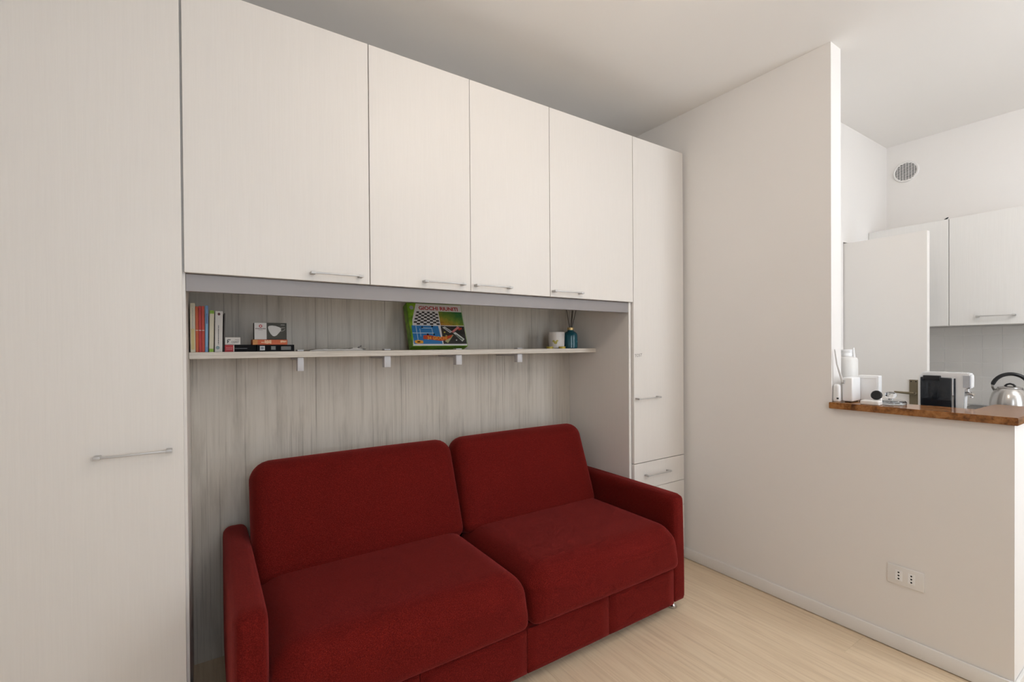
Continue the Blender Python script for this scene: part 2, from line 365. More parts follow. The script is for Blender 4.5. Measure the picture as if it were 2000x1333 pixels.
# ------------------------------------------------------------------ things on the shelf
def col(name, c, r=0.55): return plain(name, c, r)
M_PAPER = col('page_paper', (0.62, 0.58, 0.50), 0.8)
def book(x0, x1, h, cm, label, y=0.318, depth=0.125, tilt=0.0, deco=None):
    b = empty('book', ((x0+x1)/2, y, SZ), label, 'book', 'books standing on the shelf')
    cov = bmesh.new(); th = 0.0012
    add_box(cov, x0, x1, y, y+0.003, SZ, SZ+h, 0.0008, 2)
    add_box(cov, x0, x0+th, y+0.001, y+depth, SZ, SZ+h); add_box(cov, x1-th, x1, y+0.001, y+depth, SZ, SZ+h)
    c = finish('cover', cov, cm, b)
    box('pages', x0+th, x1-th, y+0.003, y+depth-0.004, SZ+0.002, SZ+h-0.003, M_PAPER, b, 0)
    if deco: deco(b, x0, x1, y, h)
    if tilt: b.rotation_euler = (0, tilt, 0)
    return b
M_CREAM = col('cream_paper', (0.62, 0.56, 0.42)); M_ORANGE = col('orange_cover', (0.52, 0.09, 0.02)); M_CRIM = col('crimson_cover', (0.45, 0.025, 0.03)); M_VERM = col('vermilion_cover', (0.50, 0.05, 0.02))
M_BLUE = col('blue_cover', (0.16, 0.30, 0.50)); M_LIME = col('lime_band', (0.22, 0.40, 0.02)); M_OFF = col('off_white_cover', (0.62, 0.585, 0.54)); M_BROWN = col('brown_cover', (0.07, 0.05, 0.04)); M_INK = col('print_ink', (0.06, 0.06, 0.06)); M_PALEY = col('pale_yellow_band', (0.58, 0.47, 0.20))
def patch(name, par, x0, x1, z0, z1, y, m): return box(name, x0, x1, y-0.0005, y+0.0003, z0, z1, m, par, 0)
def vmarks(par, xc, z0, z1, y, m, wd=0.0012, n=14):
    bm = bmesh.new(); rr = random.Random(int(z0*1e4))
    z = z0
    while z < z1:
        hh = 0.002 + rr.random()*0.005; add_box(bm, xc-wd, xc+wd, y-0.0004, y+0.0002, z, min(z+hh, z1)); z += hh + 0.0015
    o = finish('spine_lettering', bm, m, par); o['kind'] = 'stuff'
book(0.0055, 0.0215, 0.189, M_CREAM, 'tallest cream book with a yellow lower spine at the left end of the row', deco=lambda b, x0, x1, y, h: (patch('spine_band', b, x0+0.003, x1-0.003, SZ+0.01, SZ+0.09, y, M_PALEY), vmarks(b, (x0+x1)/2, SZ+0.09, SZ+0.17, y, col('grey_ink', (0.35, 0.33, 0.28)))))
def dash(b, x0, x1, y, h): patch('spine_band', b, x0+0.0006, x1-0.0006, SZ+0.083, SZ+0.0855, y, M_OFF)
book(0.0222, 0.0318, 0.176, M_ORANGE, 'thin orange book, first of the three red-toned spines', deco=dash)
book(0.0325, 0.0413, 0.178, M_CRIM, 'thin crimson book between the orange and the vermilion one', deco=dash)
book(0.0420, 0.0515, 0.178, M_VERM, 'thin vermilion book touching the blue book', deco=dash)
book(0.0523, 0.0620, 0.181, M_BLUE, 'thin blue book beside the vermilion one', tilt=0.012, deco=lambda b, x0, x1, y, h: (patch('spine_band', b, x0+0.001, x1-0.001, SZ+0.02, SZ+0.11, y, col('sky_band', (0.22, 0.40, 0.58))), vmarks(b, (x0+x1)/2, SZ+0.03, SZ+0.15, y, col('navy_ink', (0.04, 0.06, 0.20)))))
book(0.0652, 0.0800, 0.163, M_CREAM, 'cream book with lime green bands at top and bottom', tilt=0.022, deco=lambda b, x0, x1, y, h: (patch('spine_band', b, x0+0.0002, x1-0.0002, SZ+h-0.013, SZ+h-0.0005, y, M_LIME), patch('spine_band', b, x0+0.0002, x1-0.0002, SZ+0.0005, SZ+0.013, y, M_LIME)))
def fat(b, x0, x1, y, h):
    bm = bmesh.new(); xm = (x0+x1)/2
    add_prism(bm, [(xm+0.0045*math.cos(a*math.pi/8), SZ+h-0.012+0.0055*math.sin(a*math.pi/8)) for a in range(16)], 'y', y-0.0005, y+0.0003); finish('emblem', bm, col('maroon_ink', (0.10, 0.02, 0.02)), b)
    bm = bmesh.new()
    add_prism(bm, [(xm-0.003+0.0065*math.cos(a*math.pi/8), SZ+0.017+0.007*math.sin(a*math.pi/8)) for a in range(16)], 'y', y-0.0005, y+0.0003); finish('emblem', bm, col('teal_ink', (0.22, 0.30, 0.30)), b)
    vmarks(b, xm-0.001, SZ+0.03, SZ+0.105, y, M_INK)
book(0.0840, 0.1095, 0.161, M_OFF, 'thickest off-white book with a dark round emblem near the top', tilt=0.018, deco=fat)
book(0.1120, 0.1165, 0.154, M_BROWN, 'thin dark brown book leaning at the right end of the row', tilt=0.030, depth=0.11, y=0.33)

def carton(name, x0, x1, z0, z1, y0, y1, m, label, cat='box', group=None, rz=0.0):
    b = empty(name, ((x0+x1)/2, (y0+y1)/2, z0), label, cat, group)
    box('carton', x0, x1, y0, y1, z0, z1, m, b, 0.0008, 1); return b
Y0 = 0.312
M_CBLK = plain('black_card', (0.008, 0.008, 0.009), 0.7, 0.0, Specular_IOR_Level=0.12); M_CRED = col('red_card', (0.38, 0.015, 0.02)); M_GREYCARD = plain('grey_card', (0.075, 0.073, 0.062), 0.7, 0.0, Specular_IOR_Level=0.2)
b = carton('game_carton', 0.1175, 0.2265, SZ, SZ+0.028, Y0, Y0+0.09, M_CBLK, 'flat black carton with a red end under the small white carton', 'box')
patch('red_end', b, 0.1176, 0.1465, SZ+0.0005, SZ+0.0275, Y0, M_CRED); patch('white_stripe', b, 0.1468, 0.1495, SZ+0.0005, SZ+0.0275, Y0-0.0001, M_OFF)
bm = bmesh.new(); rr = random.Random(3)
for zr in (0.015, 0.009):
    x = 0.121
    while x < 0.141: q = 0.0012+rr.random()*0.002; add_box(bm, x, x+q, Y0-0.001, Y0-0.0004, SZ+zr, SZ+zr+0.0028); x += q+0.0009
o = finish('fine_print', bm, col('pink_ink', (0.62, 0.22, 0.22)), b); o['kind'] = 'stuff'
patch('pale_line', b, 0.152, 0.195, SZ+0.012, SZ+0.0145, Y0, col('slate_ink', (0.10, 0.10, 0.11)))
b = carton('small_carton', 0.1185, 0.1715, SZ+0.0283, SZ+0.058, Y0+0.004, Y0+0.05, M_OFF, 'small white carton with black lettering on top of the black and red one')
ft = [(0.1285, 0), (0.1285, 0.0035), (0.132, 0.0045), (0.132, 0.008), (0.1285, 0.008), (0.1285, 0.0105), (0.138, 0.0105), (0.138, 0.013), (0.129, 0.0135), (0.1255, 0.011), (0.126, 0)]
prism('emblem', [(x, SZ+0.034+z*1.2) for x, z in ft], 'y', Y0+0.0034, Y0+0.0042, M_INK, b)
text('lettering', 'OSMIT', 0.026, 0.0085, (0.1405, Y0+0.0036, SZ+0.0345), (1, 0, 0), (0, 0, 1), M_INK, b)
patch('pale_line', b, 0.152, 0.167, SZ+0.0475, SZ+0.0488, Y0+0.004, M_INK)
b = carton('flat_carton', 0.2285, 0.369, SZ, SZ+0.0275, Y0, Y0+0.10, M_CBLK, 'flat black carton with white label squares at the bottom of the stack')
patch('label_square', b, 0.240, 0.258, SZ+0.005, SZ+0.023, Y0, col('label_white', (0.55, 0.55, 0.55))); patch('label_square', b, 0.244, 0.254, SZ+0.009, SZ+0.019, Y0-0.0002, col('label_grey', (0.22, 0.26, 0.28)))
patch('label_square', b, 0.281, 0.298, SZ+0.007, SZ+0.022, Y0, col('label_dim', (0.17, 0.18, 0.17))); patch('label_square', b, 0.318, 0.356, SZ+0.006, SZ+0.021, Y0, col('label_dim2', (0.14, 0.14, 0.13)))
b = carton('orange_carton', 0.214, 0.342, SZ+0.0278, SZ+0.0490, Y0-0.004, Y0+0.085, col('orange_card', (0.50, 0.10, 0.025)), 'flat orange carton with pale lettering in the middle of the stack')
patch('golden_end', b, 0.2142, 0.232, SZ+0.0283, SZ+0.0487, Y0-0.004, col('amber_card', (0.48, 0.20, 0.05)))
bm = bmesh.new(); rr = random.Random(5)
for xa, xb, h0, h1 in ((0.245, 0.256, 0.034, 0.042), (0.257, 0.282, 0.032, 0.047), (0.316, 0.338, 0.036, 0.046)):
    x = xa
    while x < xb: q = 0.002+rr.random()*0.003; add_box(bm, x, min(x+q, xb), Y0-0.0047, Y0-0.0039, SZ+h0+rr.random()*0.002, SZ+h1-rr.random()*0.003); x += q+0.0008
o = finish('fine_print', bm, col('peach_ink', (0.72, 0.48, 0.30)), b); o['kind'] = 'stuff'
ZM = SZ+0.0493
b = carton('mask_carton', 0.2205, 0.340, ZM, ZM+0.069, Y0, Y0+0.055, M_GREYCARD, 'white and grey carton picturing a white face mask, on top of the stack')
patch('white_panel', b, 0.2206, 0.265, ZM+0.0004, ZM+0.0686, Y0, col('panel_white', (0.56, 0.54, 0.52)))
cxm, czm = 0.243, ZM+0.055
hexo = [(cxm+0.0068*math.cos(math.pi/6+k*math.pi/3), czm+0.0068*math.sin(math.pi/6+k*math.pi/3)) for k in range(6)]
prism('emblem', hexo, 'y', Y0-0.0009, Y0-0.0003, M_CRED, b)
prism('emblem_centre', [(cxm+0.0032*math.cos(math.pi/6+k*math.pi/3), czm+0.0032*math.sin(math.pi/6+k*math.pi/3)) for k in range(6)], 'y', Y0-0.0012, Y0-0.0006, M_OFF, b)
bm = bmesh.new(); x = 0.2245; rr = random.Random(9)
while x < 0.2615: q = 0.0014+rr.random()*0.002; add_box(bm, x, x+q, Y0-0.0009, Y0-0.0003, ZM+0.0425, ZM+0.0455+rr.random()*0.0012); x += q+0.0009
add_box(bm, 0.235, 0.251, Y0-0.0009, Y0-0.0003, ZM+0.0385, ZM+0.0396)
o = finish('fine_print', bm, col('plum_ink', (0.12, 0.07, 0.07)), b); o['kind'] = 'stuff'
mk = [(0.2705, 0.052), (0.274, 0.0565), (0.285, 0.058), (0.298, 0.0565), (0.313, 0.051), (0.3185, 0.0475), (0.3185, 0.037), (0.310, 0.027), (0.303, 0.018), (0.295, 0.0135), (0.288, 0.0145), (0.280, 0.023), (0.274, 0.035), (0.2712, 0.044)]
prism('mask_picture', [(x, ZM+z) for x, z in mk], 'y', Y0-0.0008, Y0-0.0002, col('mask_white', (0.52, 0.51, 0.49)), b)
tube('strap_picture', [(0.3185, Y0-0.0006, ZM+0.0475), (0.327, Y0-0.0006, ZM+0.050), (0.334, Y0-0.0006, ZM+0.049)], 0.0006, M_OFF, b, 6)
tube('strap_picture', [(0.3185, Y0-0.0006, ZM+0.034), (0.328, Y0-0.0006, ZM+0.037), (0.334, Y0-0.0006, ZM+0.043)], 0.0006, M_OFF, b, 6)
patch('pale_line', b, 0.318, 0.333, ZM+0.060, ZM+0.0625, Y0, col('soft_grey_ink', (0.33, 0.33, 0.31)))

# crumpled paper bag lying flat
bm = bmesh.new(); rr = random.Random(11); nx, ny = 24, 8; top = []; bot = []
for i in range(nx+1):
    for j in range(ny+1):
        x = 0.430 + 0.232*i/nx; y = 0.305 + 0.16*j/ny
        e = min(1, i/3, (nx-i)/2)
        z = SZ + 0.0028 + e*(0.003 + 0.003*rr.random()) + (0.006*math.exp(-((x-0.625)/0.02)**2))*(1-j/ny*0.5)
        top.append(bm.verts.new((x, y, z))); bot.append(bm.verts.new((x, y, SZ+0.0004)))
I = lambda i, j: i*(ny+1)+j
for i in range(nx):
    for j in range(ny):
        bm.faces.new((top[I(i, j)], top[I(i+1, j)], top[I(i+1, j+1)], top[I(i, j+1)])); bm.faces.new((bot[I(i, j)], bot[I(i, j+1)], bot[I(i+1, j+1)], bot[I(i+1, j)]))
for i in range(nx):
    bm.faces.new((bot[I(i, 0)], bot[I(i+1, 0)], top[I(i+1, 0)], top[I(i, 0)])); bm.faces.new((bot[I(i+1, ny)], bot[I(i, ny)], top[I(i, ny)], top[I(i+1, ny)]))
for j in range(ny):
    bm.faces.new((bot[I(0, j+1)], bot[I(0, j)], top[I(0, j)], top[I(0, j+1)])); bm.faces.new((bot[I(nx, j)], bot[I(nx, j+1)], top[I(nx, j+1)], top[I(nx, j)]))
pb = empty('paper_bag', (0.545, 0.38, SZ), 'crumpled pale paper bag lying flat between the carton stack and the game box', 'bag')
finish('sheet', bm, col('bag_paper', (0.52, 0.49, 0.45), 0.8), pb)
prism('bag_corner', [(0.628, SZ+0.009), (0.655, SZ+0.024), (0.655, SZ+0.018), (0.640, SZ+0.007)], 'y', 0.33, 0.332, col('dark_bag_print', (0.06, 0.05, 0.045)), pb)
prism('bag_corner', [(0.655, SZ+0.0035), (0.672, SZ+0.004), (0.672, SZ+0.009), (0.657, SZ+0.008)], 'y', 0.315, 0.317, col('dark_bag_print2', (0.05, 0.045, 0.04)), pb)

# game box leaning against the panel (local frame: u right, v up the face, n out of the face)
LEAN = math.radians(20); GX0, GX1, GY, GH, GT = 0.920, 1.232, 0.372, 0.240, 0.052
g = empty('board_game_box', (GX0, GY, SZ+0.0005+GT*math.sin(LEAN)), 'colourful board game box with chessboard cover leaning against the niche panel', 'game box')
GO = W[g]; GE, GV, GN = Vector((1, 0, 0)), Vector((0, math.sin(LEAN), math.cos(LEAN))), Vector((0, -math.cos(LEAN), math.sin(LEAN)))
GWD = GX1-GX0
def gpoly(name, uv, m, h=0.0006, parent=g):
    bm = bmesh.new(); a = [bm.verts.new(GO + GE*u*GWD + GV*v*GH + GN*h) for u, v in uv]; b_ = [bm.verts.new(GO + GE*u*GWD + GV*v*GH - GN*0.0004) for u, v in uv]
    bm.faces.new(a); bm.faces.new(b_[::-1]); n = len(uv)
    for k in range(n): bm.faces.new((a[k], b_[k], b_[(k+1) % n], a[(k+1) % n]))
    return finish(name, bm, m, parent)
bm = bmesh.new(); add_box(bm, 0, GWD, -GT, 0, 0, GH, 0.0012, 1)
for v in bm.verts: v.co = GO + GE*v.co.x + GV*v.co.z + GN*v.co.y
def green_side():
    m, t, b = nt('green_box_print'); n = noise_tree(t, (1, 1, 1), 30, 4, 0.6, False)
    r = ramp(t, n.outputs['Fac'], [(0.3, (0.07, 0.16, 0.005)), (0.5, (0.14, 0.30, 0.01)), (0.7, (0.26, 0.38, 0.02))]); L(t, r.outputs[0], b.inputs['Base Color']); b.inputs['Roughness'].default_value = 0.4; return m
M_GREEN = green_side()
finish('carton', bm, M_GREEN, g)
gpoly('cover_sheet', [(0.012, 0.012), (0.988, 0.012), (0.99, 0.985), (0.16, 0.985), (0.06, 0.6), (0.03, 0.2)], col('cover_white', (0.60, 0.57, 0.56), 0.4), 0.0004)
# chessboard squares
CB = [(0.155, 0.80), (0.525, 0.80), (0.535, 0.49), (0.06, 0.49)]
def quadpt(Q, a, b): # a right 0..1, b down 0..1
    tl, tr, br, bl = [Vector((*q, 0)) for q in Q]; return (tl.lerp(tr, a)).lerp(bl.lerp(br, a), b)
cb = gpoly('chessboard_print', CB, col('chess_white', (0.60, 0.58, 0.57), 0.4), 0.0007)
bm = bmesh.new()
for i in range(8):
    for j in range(8):
        if (i+j) % 2: continue
        q = [quadpt(CB, a/8, b/8) for a, b in ((i, j), (i, j+1), (i+1, j+1), (i+1, j))]
        bm.faces.new([bm.verts.new(GO + GE*p.x*GWD + GV*p.y*GH + GN*0.0009) for p in q])
finish('dark_squares', bm, col('chess_black', (0.015, 0.012, 0.012), 0.4), cb)['kind'] = 'stuff'
def greengame():
    m, t, b = nt('green_game_print'); tc = t.nodes.new('ShaderNodeTexCoord'); n = noise_tree(t, (1, 1, 1), 60, 4, 0.7, False)
    sp = t.nodes.new('ShaderNodeSeparateXYZ'); L(t, tc.outputs['Generated'], sp.inputs[0])
    ad = t.nodes.new('ShaderNodeMath'); ad.operation = 'ADD'; L(t, sp.outputs[0], ad.inputs[0]); L(t, sp.outputs[2], ad.inputs[1])
    ad2 = t.nodes.new('ShaderNodeMath'); ad2.operation = 'MULTIPLY_ADD'; L(t, n.outputs['Fac'], ad2.inputs[0]); ad2.inputs[1].default_value = 1.1; L(t, ad.outputs[0], ad2.inputs[2])
    dv = t.nodes.new('ShaderNodeMath'); dv.operation = 'MULTIPLY'; L(t, ad2.outputs[0], dv.inputs[0]); dv.inputs[1].default_value = 0.36
    r = ramp(t, dv.outputs[0], [(0.15, (0.28, 0.05, 0.015)), (0.35, (0.34, 0.22, 0.02)), (0.55, (0.12, 0.20, 0.02)), (0.8, (0.02, 0.12, 0.03))]); L(t, r.outputs[0], b.inputs['Base Color']); b.inputs['Roughness'].default_value = 0.4; return m
gpoly('green_game_picture', [(0.545, 0.815), (0.985, 0.815), (0.985, 0.485), (0.548, 0.485)], greengame(), 0.0007)
bl = gpoly('blue_game_picture', [(0.03, 0.47), (0.50, 0.47), (0.53, 0.05), (0.03, 0.05)], col('blue_game_print', (0.02, 0.15, 0.36), 0.4), 0.0007)
M_LINE = col('line_print', (0.45, 0.55, 0.62), 0.5)
for uv in ([(0.10, 0.46), (0.108, 0.46), (0.112, 0.14), (0.104, 0.14)], [(0.03, 0.305), (0.40, 0.305), (0.40, 0.292), (0.03, 0.292)], [(0.20, 0.42), (0.38, 0.42), (0.38, 0.408), (0.20, 0.408)], [(0.372, 0.42), (0.38, 0.42), (0.39, 0.26), (0.382, 0.26)], [(0.16, 0.40), (0.168, 0.40), (0.17, 0.22), (0.162, 0.22)]):
    gpoly('court_line', uv, M_LINE, 0.0009, bl)
for u, v in ((0.21, 0.43), (0.29, 0.27), (0.40, 0.27), (0.39, 0.455)): gpoly('counter_print', [(u+0.018*math.cos(k*0.7854), v+0.02*math.sin(k*0.7854)) for k in range(8)], M_CBLK, 0.0009, bl)
bk = gpoly('black_game_picture', [(0.545, 0.47), (0.985, 0.47), (0.985, 0.05), (0.548, 0.05)], col('black_game_print', (0.022, 0.02, 0.016), 0.4), 0.0007)
M_CARDW = col('card_white', (0.55, 0.56, 0.52), 0.4)
for uv, m in (([(0.57, 0.435), (0.62, 0.455), (0.745, 0.34), (0.70, 0.31)], M_CARDW), ([(0.72, 0.33), (0.76, 0.315), (0.90, 0.44), (0.86, 0.465)], col('card_pink', (0.48, 0.16, 0.15), 0.4)), ([(0.60, 0.42), (0.625, 0.43), (0.72, 0.345), (0.70, 0.33)], col('card_blue', (0.05, 0.06, 0.16), 0.4)),
              ([(0.76, 0.305), (0.80, 0.33), (0.955, 0.165), (0.905, 0.105)], M_CARDW), ([(0.79, 0.265), (0.81, 0.28), (0.925, 0.16), (0.90, 0.135)], col('card_green', (0.02, 0.09, 0.04), 0.4)), ([(0.58, 0.115), (0.70, 0.25), (0.76, 0.26), (0.63, 0.07)], col('card_olive', (0.33, 0.32, 0.15), 0.4)),
              ([(0.86, 0.41), (0.93, 0.44), (0.94, 0.40), (0.87, 0.37)], col('card_red', (0.40, 0.03, 0.02), 0.4)), ([(0.58, 0.32), (0.60, 0.34), (0.62, 0.32), (0.60, 0.30)], col('dot_yellow', (0.45, 0.38, 0.06), 0.4)), ([(0.60, 0.24), (0.62, 0.26), (0.64, 0.24), (0.62, 0.22)], col('dot_lime', (0.30, 0.38, 0.10), 0.4)), ([(0.78, 0.14), (0.80, 0.155), (0.815, 0.135), (0.795, 0.12)], M_CARDW)):
    gpoly('card_print', uv, m, 0.0010, bk)
gpoly('banner', [(0.21, 0.245), (0.30, 0.255), (0.52, 0.20), (0.74, 0.265), (0.70, 0.20), (0.60, 0.135), (0.50, 0.12), (0.30, 0.155), (0.20, 0.16)], col('banner_orange', (0.45, 0.05, 0.01), 0.4), 0.0012)
text('lettering', '34 GIOCHI', GWD*0.36, GH*0.075, GO + GE*GWD*0.27 + GV*GH*0.148 + GN*0.0010, GE, GV, col('lettering_amber', (0.66, 0.32, 0.02)), g, 0.15, 0.02)
gpoly('yellow_badge', [(0.045, 0.12), (0.09, 0.14), (0.19, 0.125), (0.19, 0.065), (0.10, 0.055), (0.05, 0.07)], col('badge_yellow', (0.60, 0.26, 0.01), 0.4), 0.0011)
gpoly('badge_ink', [(0.09, 0.11), (0.14, 0.11), (0.14, 0.085), (0.09, 0.085)], M_CBLK, 0.0013)
text('lettering', 'GIOCHI RIUNITI', GWD*0.72, GH*0.092, GO + GE*GWD*0.20 + GV*GH*0.838 + GN*0.0006, GE, GV, col('lettering_red', (0.36, 0.006, 0.012)), g, 0.0, 0.03)
gpoly('round_logo', [(0.075+0.036*math.cos(k*0.5236), 0.885+0.045*math.sin(k*0.5236)) for k in range(12)], col('logo_grey', (0.30, 0.31, 0.33), 0.4), 0.0009)

# candle jar, diffuser, tea lights
lathe_c = lathe
cj = empty('candle_jar', (1.829, 0.362, SZ), 'white candle jar with a yellow flower print standing beside the blue diffuser bottle', 'candle')
lathe('jar', [(0, SZ), (0.044, SZ), (0.047, SZ+0.003), (0.050, SZ+0.097), (0.048, SZ+0.099), (0.0465, SZ+0.096), (0.044, SZ+0.06), (0, SZ+0.058)], 1.829, 0.362, col('ceramic_white', (0.62, 0.575, 0.54), 0.3), cj)
lathe('wax', [(0, SZ+0.060), (0.0445, SZ+0.060), (0.0445, SZ+0.085), (0, SZ+0.085)], 1.829, 0.362, col('wax_cream', (0.66, 0.62, 0.52), 0.4), cj, 24)
bm = bmesh.new()
for a0, zz_, rr_ in ((-2.35, 0.035, 0.011), (-2.6, 0.044, 0.008), (-2.15, 0.046, 0.007)):
    ring = []
    for k in range(10):
        aa = a0 + rr_*math.cos(k*0.6283)/0.05; z = SZ+zz_+rr_*math.sin(k*0.6283)*0.8
        R_ = 0.0489
        ring.append(bm.verts.new((1.829+R_*math.cos(aa), 0.362+R_*math.sin(aa), z)))
    bm.faces.new(ring)
finish('flower_print', bm, col('mustard_print', (0.42, 0.36, 0.08), 0.5), cj)
dfz = empty('reed_diffuser', (1.940, 0.362, SZ), 'blue glass diffuser bottle with dark reeds at the right end of the shelf', 'diffuser')
lathe('bottle', [(0, SZ), (0.040, SZ), (0.0435, SZ+0.004), (0.0435, SZ+0.078), (0.040, SZ+0.092), (0.030, SZ+0.102), (0.020, SZ+0.106), (0.0185, SZ+0.112), (0, SZ+0.112)], 1.940, 0.362, plain('teal_glass', (0.012, 0.085, 0.11), 0.15), dfz)
lathe('collar', [(0.0, SZ+0.1121), (0.0205, SZ+0.1121), (0.0205, SZ+0.127), (0.018, SZ+0.129), (0, SZ+0.129)], 1.940, 0.362, plain('gold_collar', (0.52, 0.36, 0.16), 0.35, 0.7), dfz)
for tx, ty in ((-0.030, 0.0), (0.004, -0.012), (0.030, 0.01), (0.042, -0.005)):
    tube('reed', [(1.940+tx*0.05, 0.362, SZ+0.10), (1.940+tx, 0.362+ty, SZ+0.236)], 0.0021, col('dark_reed', (0.05, 0.032, 0.022), 0.6), dfz, 8)
for k, (cx, cy) in enumerate(((1.757, 0.335), (1.822, 0.300))):
    tl = empty('tea_light', (cx, cy, SZ), ['small yellow tea light standing left of the white candle jar', 'small yellow tea light in front of the white candle jar'][k], 'candle', 'yellow tea lights')
    lathe('cup', [(0, SZ), (0.019, SZ), (0.020, SZ+0.012), (0.0185, SZ+0.012), (0.0180, SZ+0.010), (0, SZ+0.010)], cx, cy, col('mustard_wax', (0.45, 0.36, 0.05), 0.4), tl, 20)
    tube('wick', [(cx, cy, SZ+0.010), (cx+0.001, cy, SZ+0.015)], 0.0006, M_INK, tl, 6)

# ------------------------------------------------------------------ worktop on the half wall and what stands there
CZ = 1.062
bm = bmesh.new(); add_prism(bm, [(2.545, -0.8115), (2.545, -1.434), (3.03, -1.434), (3.03, -1.28), (2.745, -1.28), (2.745, -0.8115)], 'z', 1.0325, CZ)
bmesh.ops.bevel(bm, geom=list(bm.edges), offset=0.002, segments=2, affect='EDGES')
tag(finish('stone_worktop', bm, M_MARB), 'polished brown marble worktop lying on the half wall', 'worktop')
oz = 0.33
t = empty('wall_outlet', (XP, -1.0955, 0.288), 'white double power socket low on the half wall', 'outlet')
bm = bmesh.new(); add_box(bm, XP-0.008, XP-0.0002, -1.159, -1.032, 0.288, 0.371, 0.003, 3); finish('plate', bm, M_TRIM, t, True)
for cy in (-1.0735, -1.1175):
    m = box('socket', XP-0.0095, XP-0.006, cy-0.0125, cy+0.0125, oz-0.022, oz+0.022, M_WHITE, t, 0.001)
    for dz in (-0.0135, 0, 0.0135):
        bm = bmesh.new(); r_ = 0.0035
        add_prism(bm, [(cy+r_*math.cos(k*0.5236), oz+dz+r_*math.sin(k*0.5236)) for k in range(12)], 'x', XP-0.0099, XP-0.0085); finish('hole', bm, M_DARK, m)
# router with aerial
t = empty('router', (2.645, -0.866, CZ), 'upright white router with a slim aerial at the wall end of the marble worktop', 'router')
bm = bmesh.new(); add_box(bm, 2.603, 2.695, -0.887, -0.845, CZ+0.004, CZ+0.118, 0.006, 3)
for v in bm.verts:
    k = (v.co.z-CZ)/0.118; v.co.y += -0.004*math.sin(k*math.pi)*(1 if v.co.y < -0.866 else -0.3)
finish('casing', bm, M_WHITE, t, True); box('foot', 2.612, 2.688, -0.880, -0.852, CZ, CZ+0.006, M_BLACK, t, 0.001)
box('hinge', 2.594, 2.606, -0.857, -0.843, CZ+0.088, CZ+0.106, plain('silver_plastic', (0.45, 0.44, 0.43), 0.4), t, 0.002)
tube('aerial', [(2.598, -0.850, CZ+0.095), (2.592, -0.828, CZ+0.18), (2.587, -0.8205, CZ+0.252)], [0.006, 0.004, 0.0028], plain('pale_aerial', (0.60, 0.585, 0.57), 0.4), t, 8)
t = empty('power_adapter', (2.592, -0.832, CZ), 'small white rounded power adapter between the wall and the router', 'adapter')
pillow('casing', 2.580, 2.606, -0.8425, -0.8135, CZ, CZ+0.086, M_WHITE, t, 0.012, 0.006, (0, 0, 0), 10); box('dark_port', 2.5785, 2.5815, -0.840, -0.831, CZ+0.014, CZ+0.021, M_BLACK, t, 0.0005)
# square white box
t = empty('white_box', (2.722, -0.925, CZ), 'square white box with a framed front behind the router', 'box')
box('casing', 2.703, 2.742, -0.957, -0.874, CZ, CZ+0.126, M_WHITE, t, 0.003, 2)
bm = bmesh.new()
for a in ((-0.951, -0.880, 0.112, 0.118), (-0.951, -0.880, 0.008, 0.014), (-0.951, -0.944, 0.014, 0.112), (-0.887, -0.880, 0.014, 0.112)): add_box(bm, 2.7005, 2.7035, a[0], a[1], CZ+a[2], CZ+a[3], 0.0006, 1)
finish('front_frame', bm, M_WHITE, t)
# gadget with the black disc
t = empty('tabletop_gadget', (2.59, -0.966, CZ), 'flat white gadget with a round black disc, in front of the square white box', 'gadget')
pillow('base', 2.568, 2.612, -1.003, -0.930, CZ, CZ+0.020, M_FROST, t, 0.007, 0.004, (0, 0, 0.001), 10)
bm = bmesh.new(); add_lathe(bm, [(0, -0.009), (0.017, -0.008), (0.0215, -0.003), (0.0215, 0.004), (0.018, 0.008), (0, 0.006)], 0, 0, 28)
rot = Matrix.Rotation(math.radians(-72), 4, 'Y') @ Matrix.Identity(4); bmesh.ops.transform(bm, matrix=Matrix.Translation((2.604, -0.982, CZ+0.043)) @ rot, verts=bm.verts)
finish('disc', bm, plain('matt_black', (0.008, 0.008, 0.009), 0.6), t, True)
pillow('neck', 2.598, 2.612, -1.002, -0.974, CZ+0.016, CZ+0.034, M_WHITE, t, 0.006, 0.004, (0, 0, 0), 8)
# glass lid
t = empty('glass_lid', (2.676, -1.012, CZ), 'clear glass lid with a round knob lying on the marble worktop', 'lid')
LX, LY = 2.676, -1.012
lathe('disc', [(0, CZ+0.020), (0.030, CZ+0.021), (0.052, CZ+0.018), (0.0565, CZ+0.012), (0.0565, CZ+0.002), (0.054, CZ+0.0005), (0.052, CZ+0.003), (0.0515, CZ+0.011), (0.045, CZ+0.014), (0, CZ+0.016)], LX, LY, M_GLASS, t, 40)
lathe('knob', [(0, CZ+0.0205), (0.010, CZ+0.0205), (0.009, CZ+0.026), (0.017, CZ+0.031), (0.0225, CZ+0.040), (0.0215, CZ+0.049), (0.014, CZ+0.056), (0, CZ+0.058)], LX, LY, M_GLASS, t, 32)

# ------------------------------------------------------------------ kitchen beyond the half wall
WZ = 0.90; TP0 = 0.0925
t = empty('base_cabinet', (2.99, -0.89, 0), 'low white kitchen cabinet hidden behind the half wall, carrying the coffee machine', 'cabinet')
box('body', 2.681, 3.25, -1.305, -0.475, 0.0, WZ-0.04, M_CARC, t, 0.001); box('worktop', 2.681, 3.27, -1.31, -0.4735, WZ-0.04, WZ, M_WORK, t, 0.002)
t = empty('kitchen_counter', (4.0, -1.4, 0), 'kitchen counter with a dark grey top under the tiled wall', 'counter')
box('body', 3.72, 4.295, -2.3, -0.95, 0.0, 0.89, M_CARC, t, 0.001); box('worktop', 3.69, 4.297, -2.32, -0.93, 0.89, 0.93, M_WORK, t, 0.002)
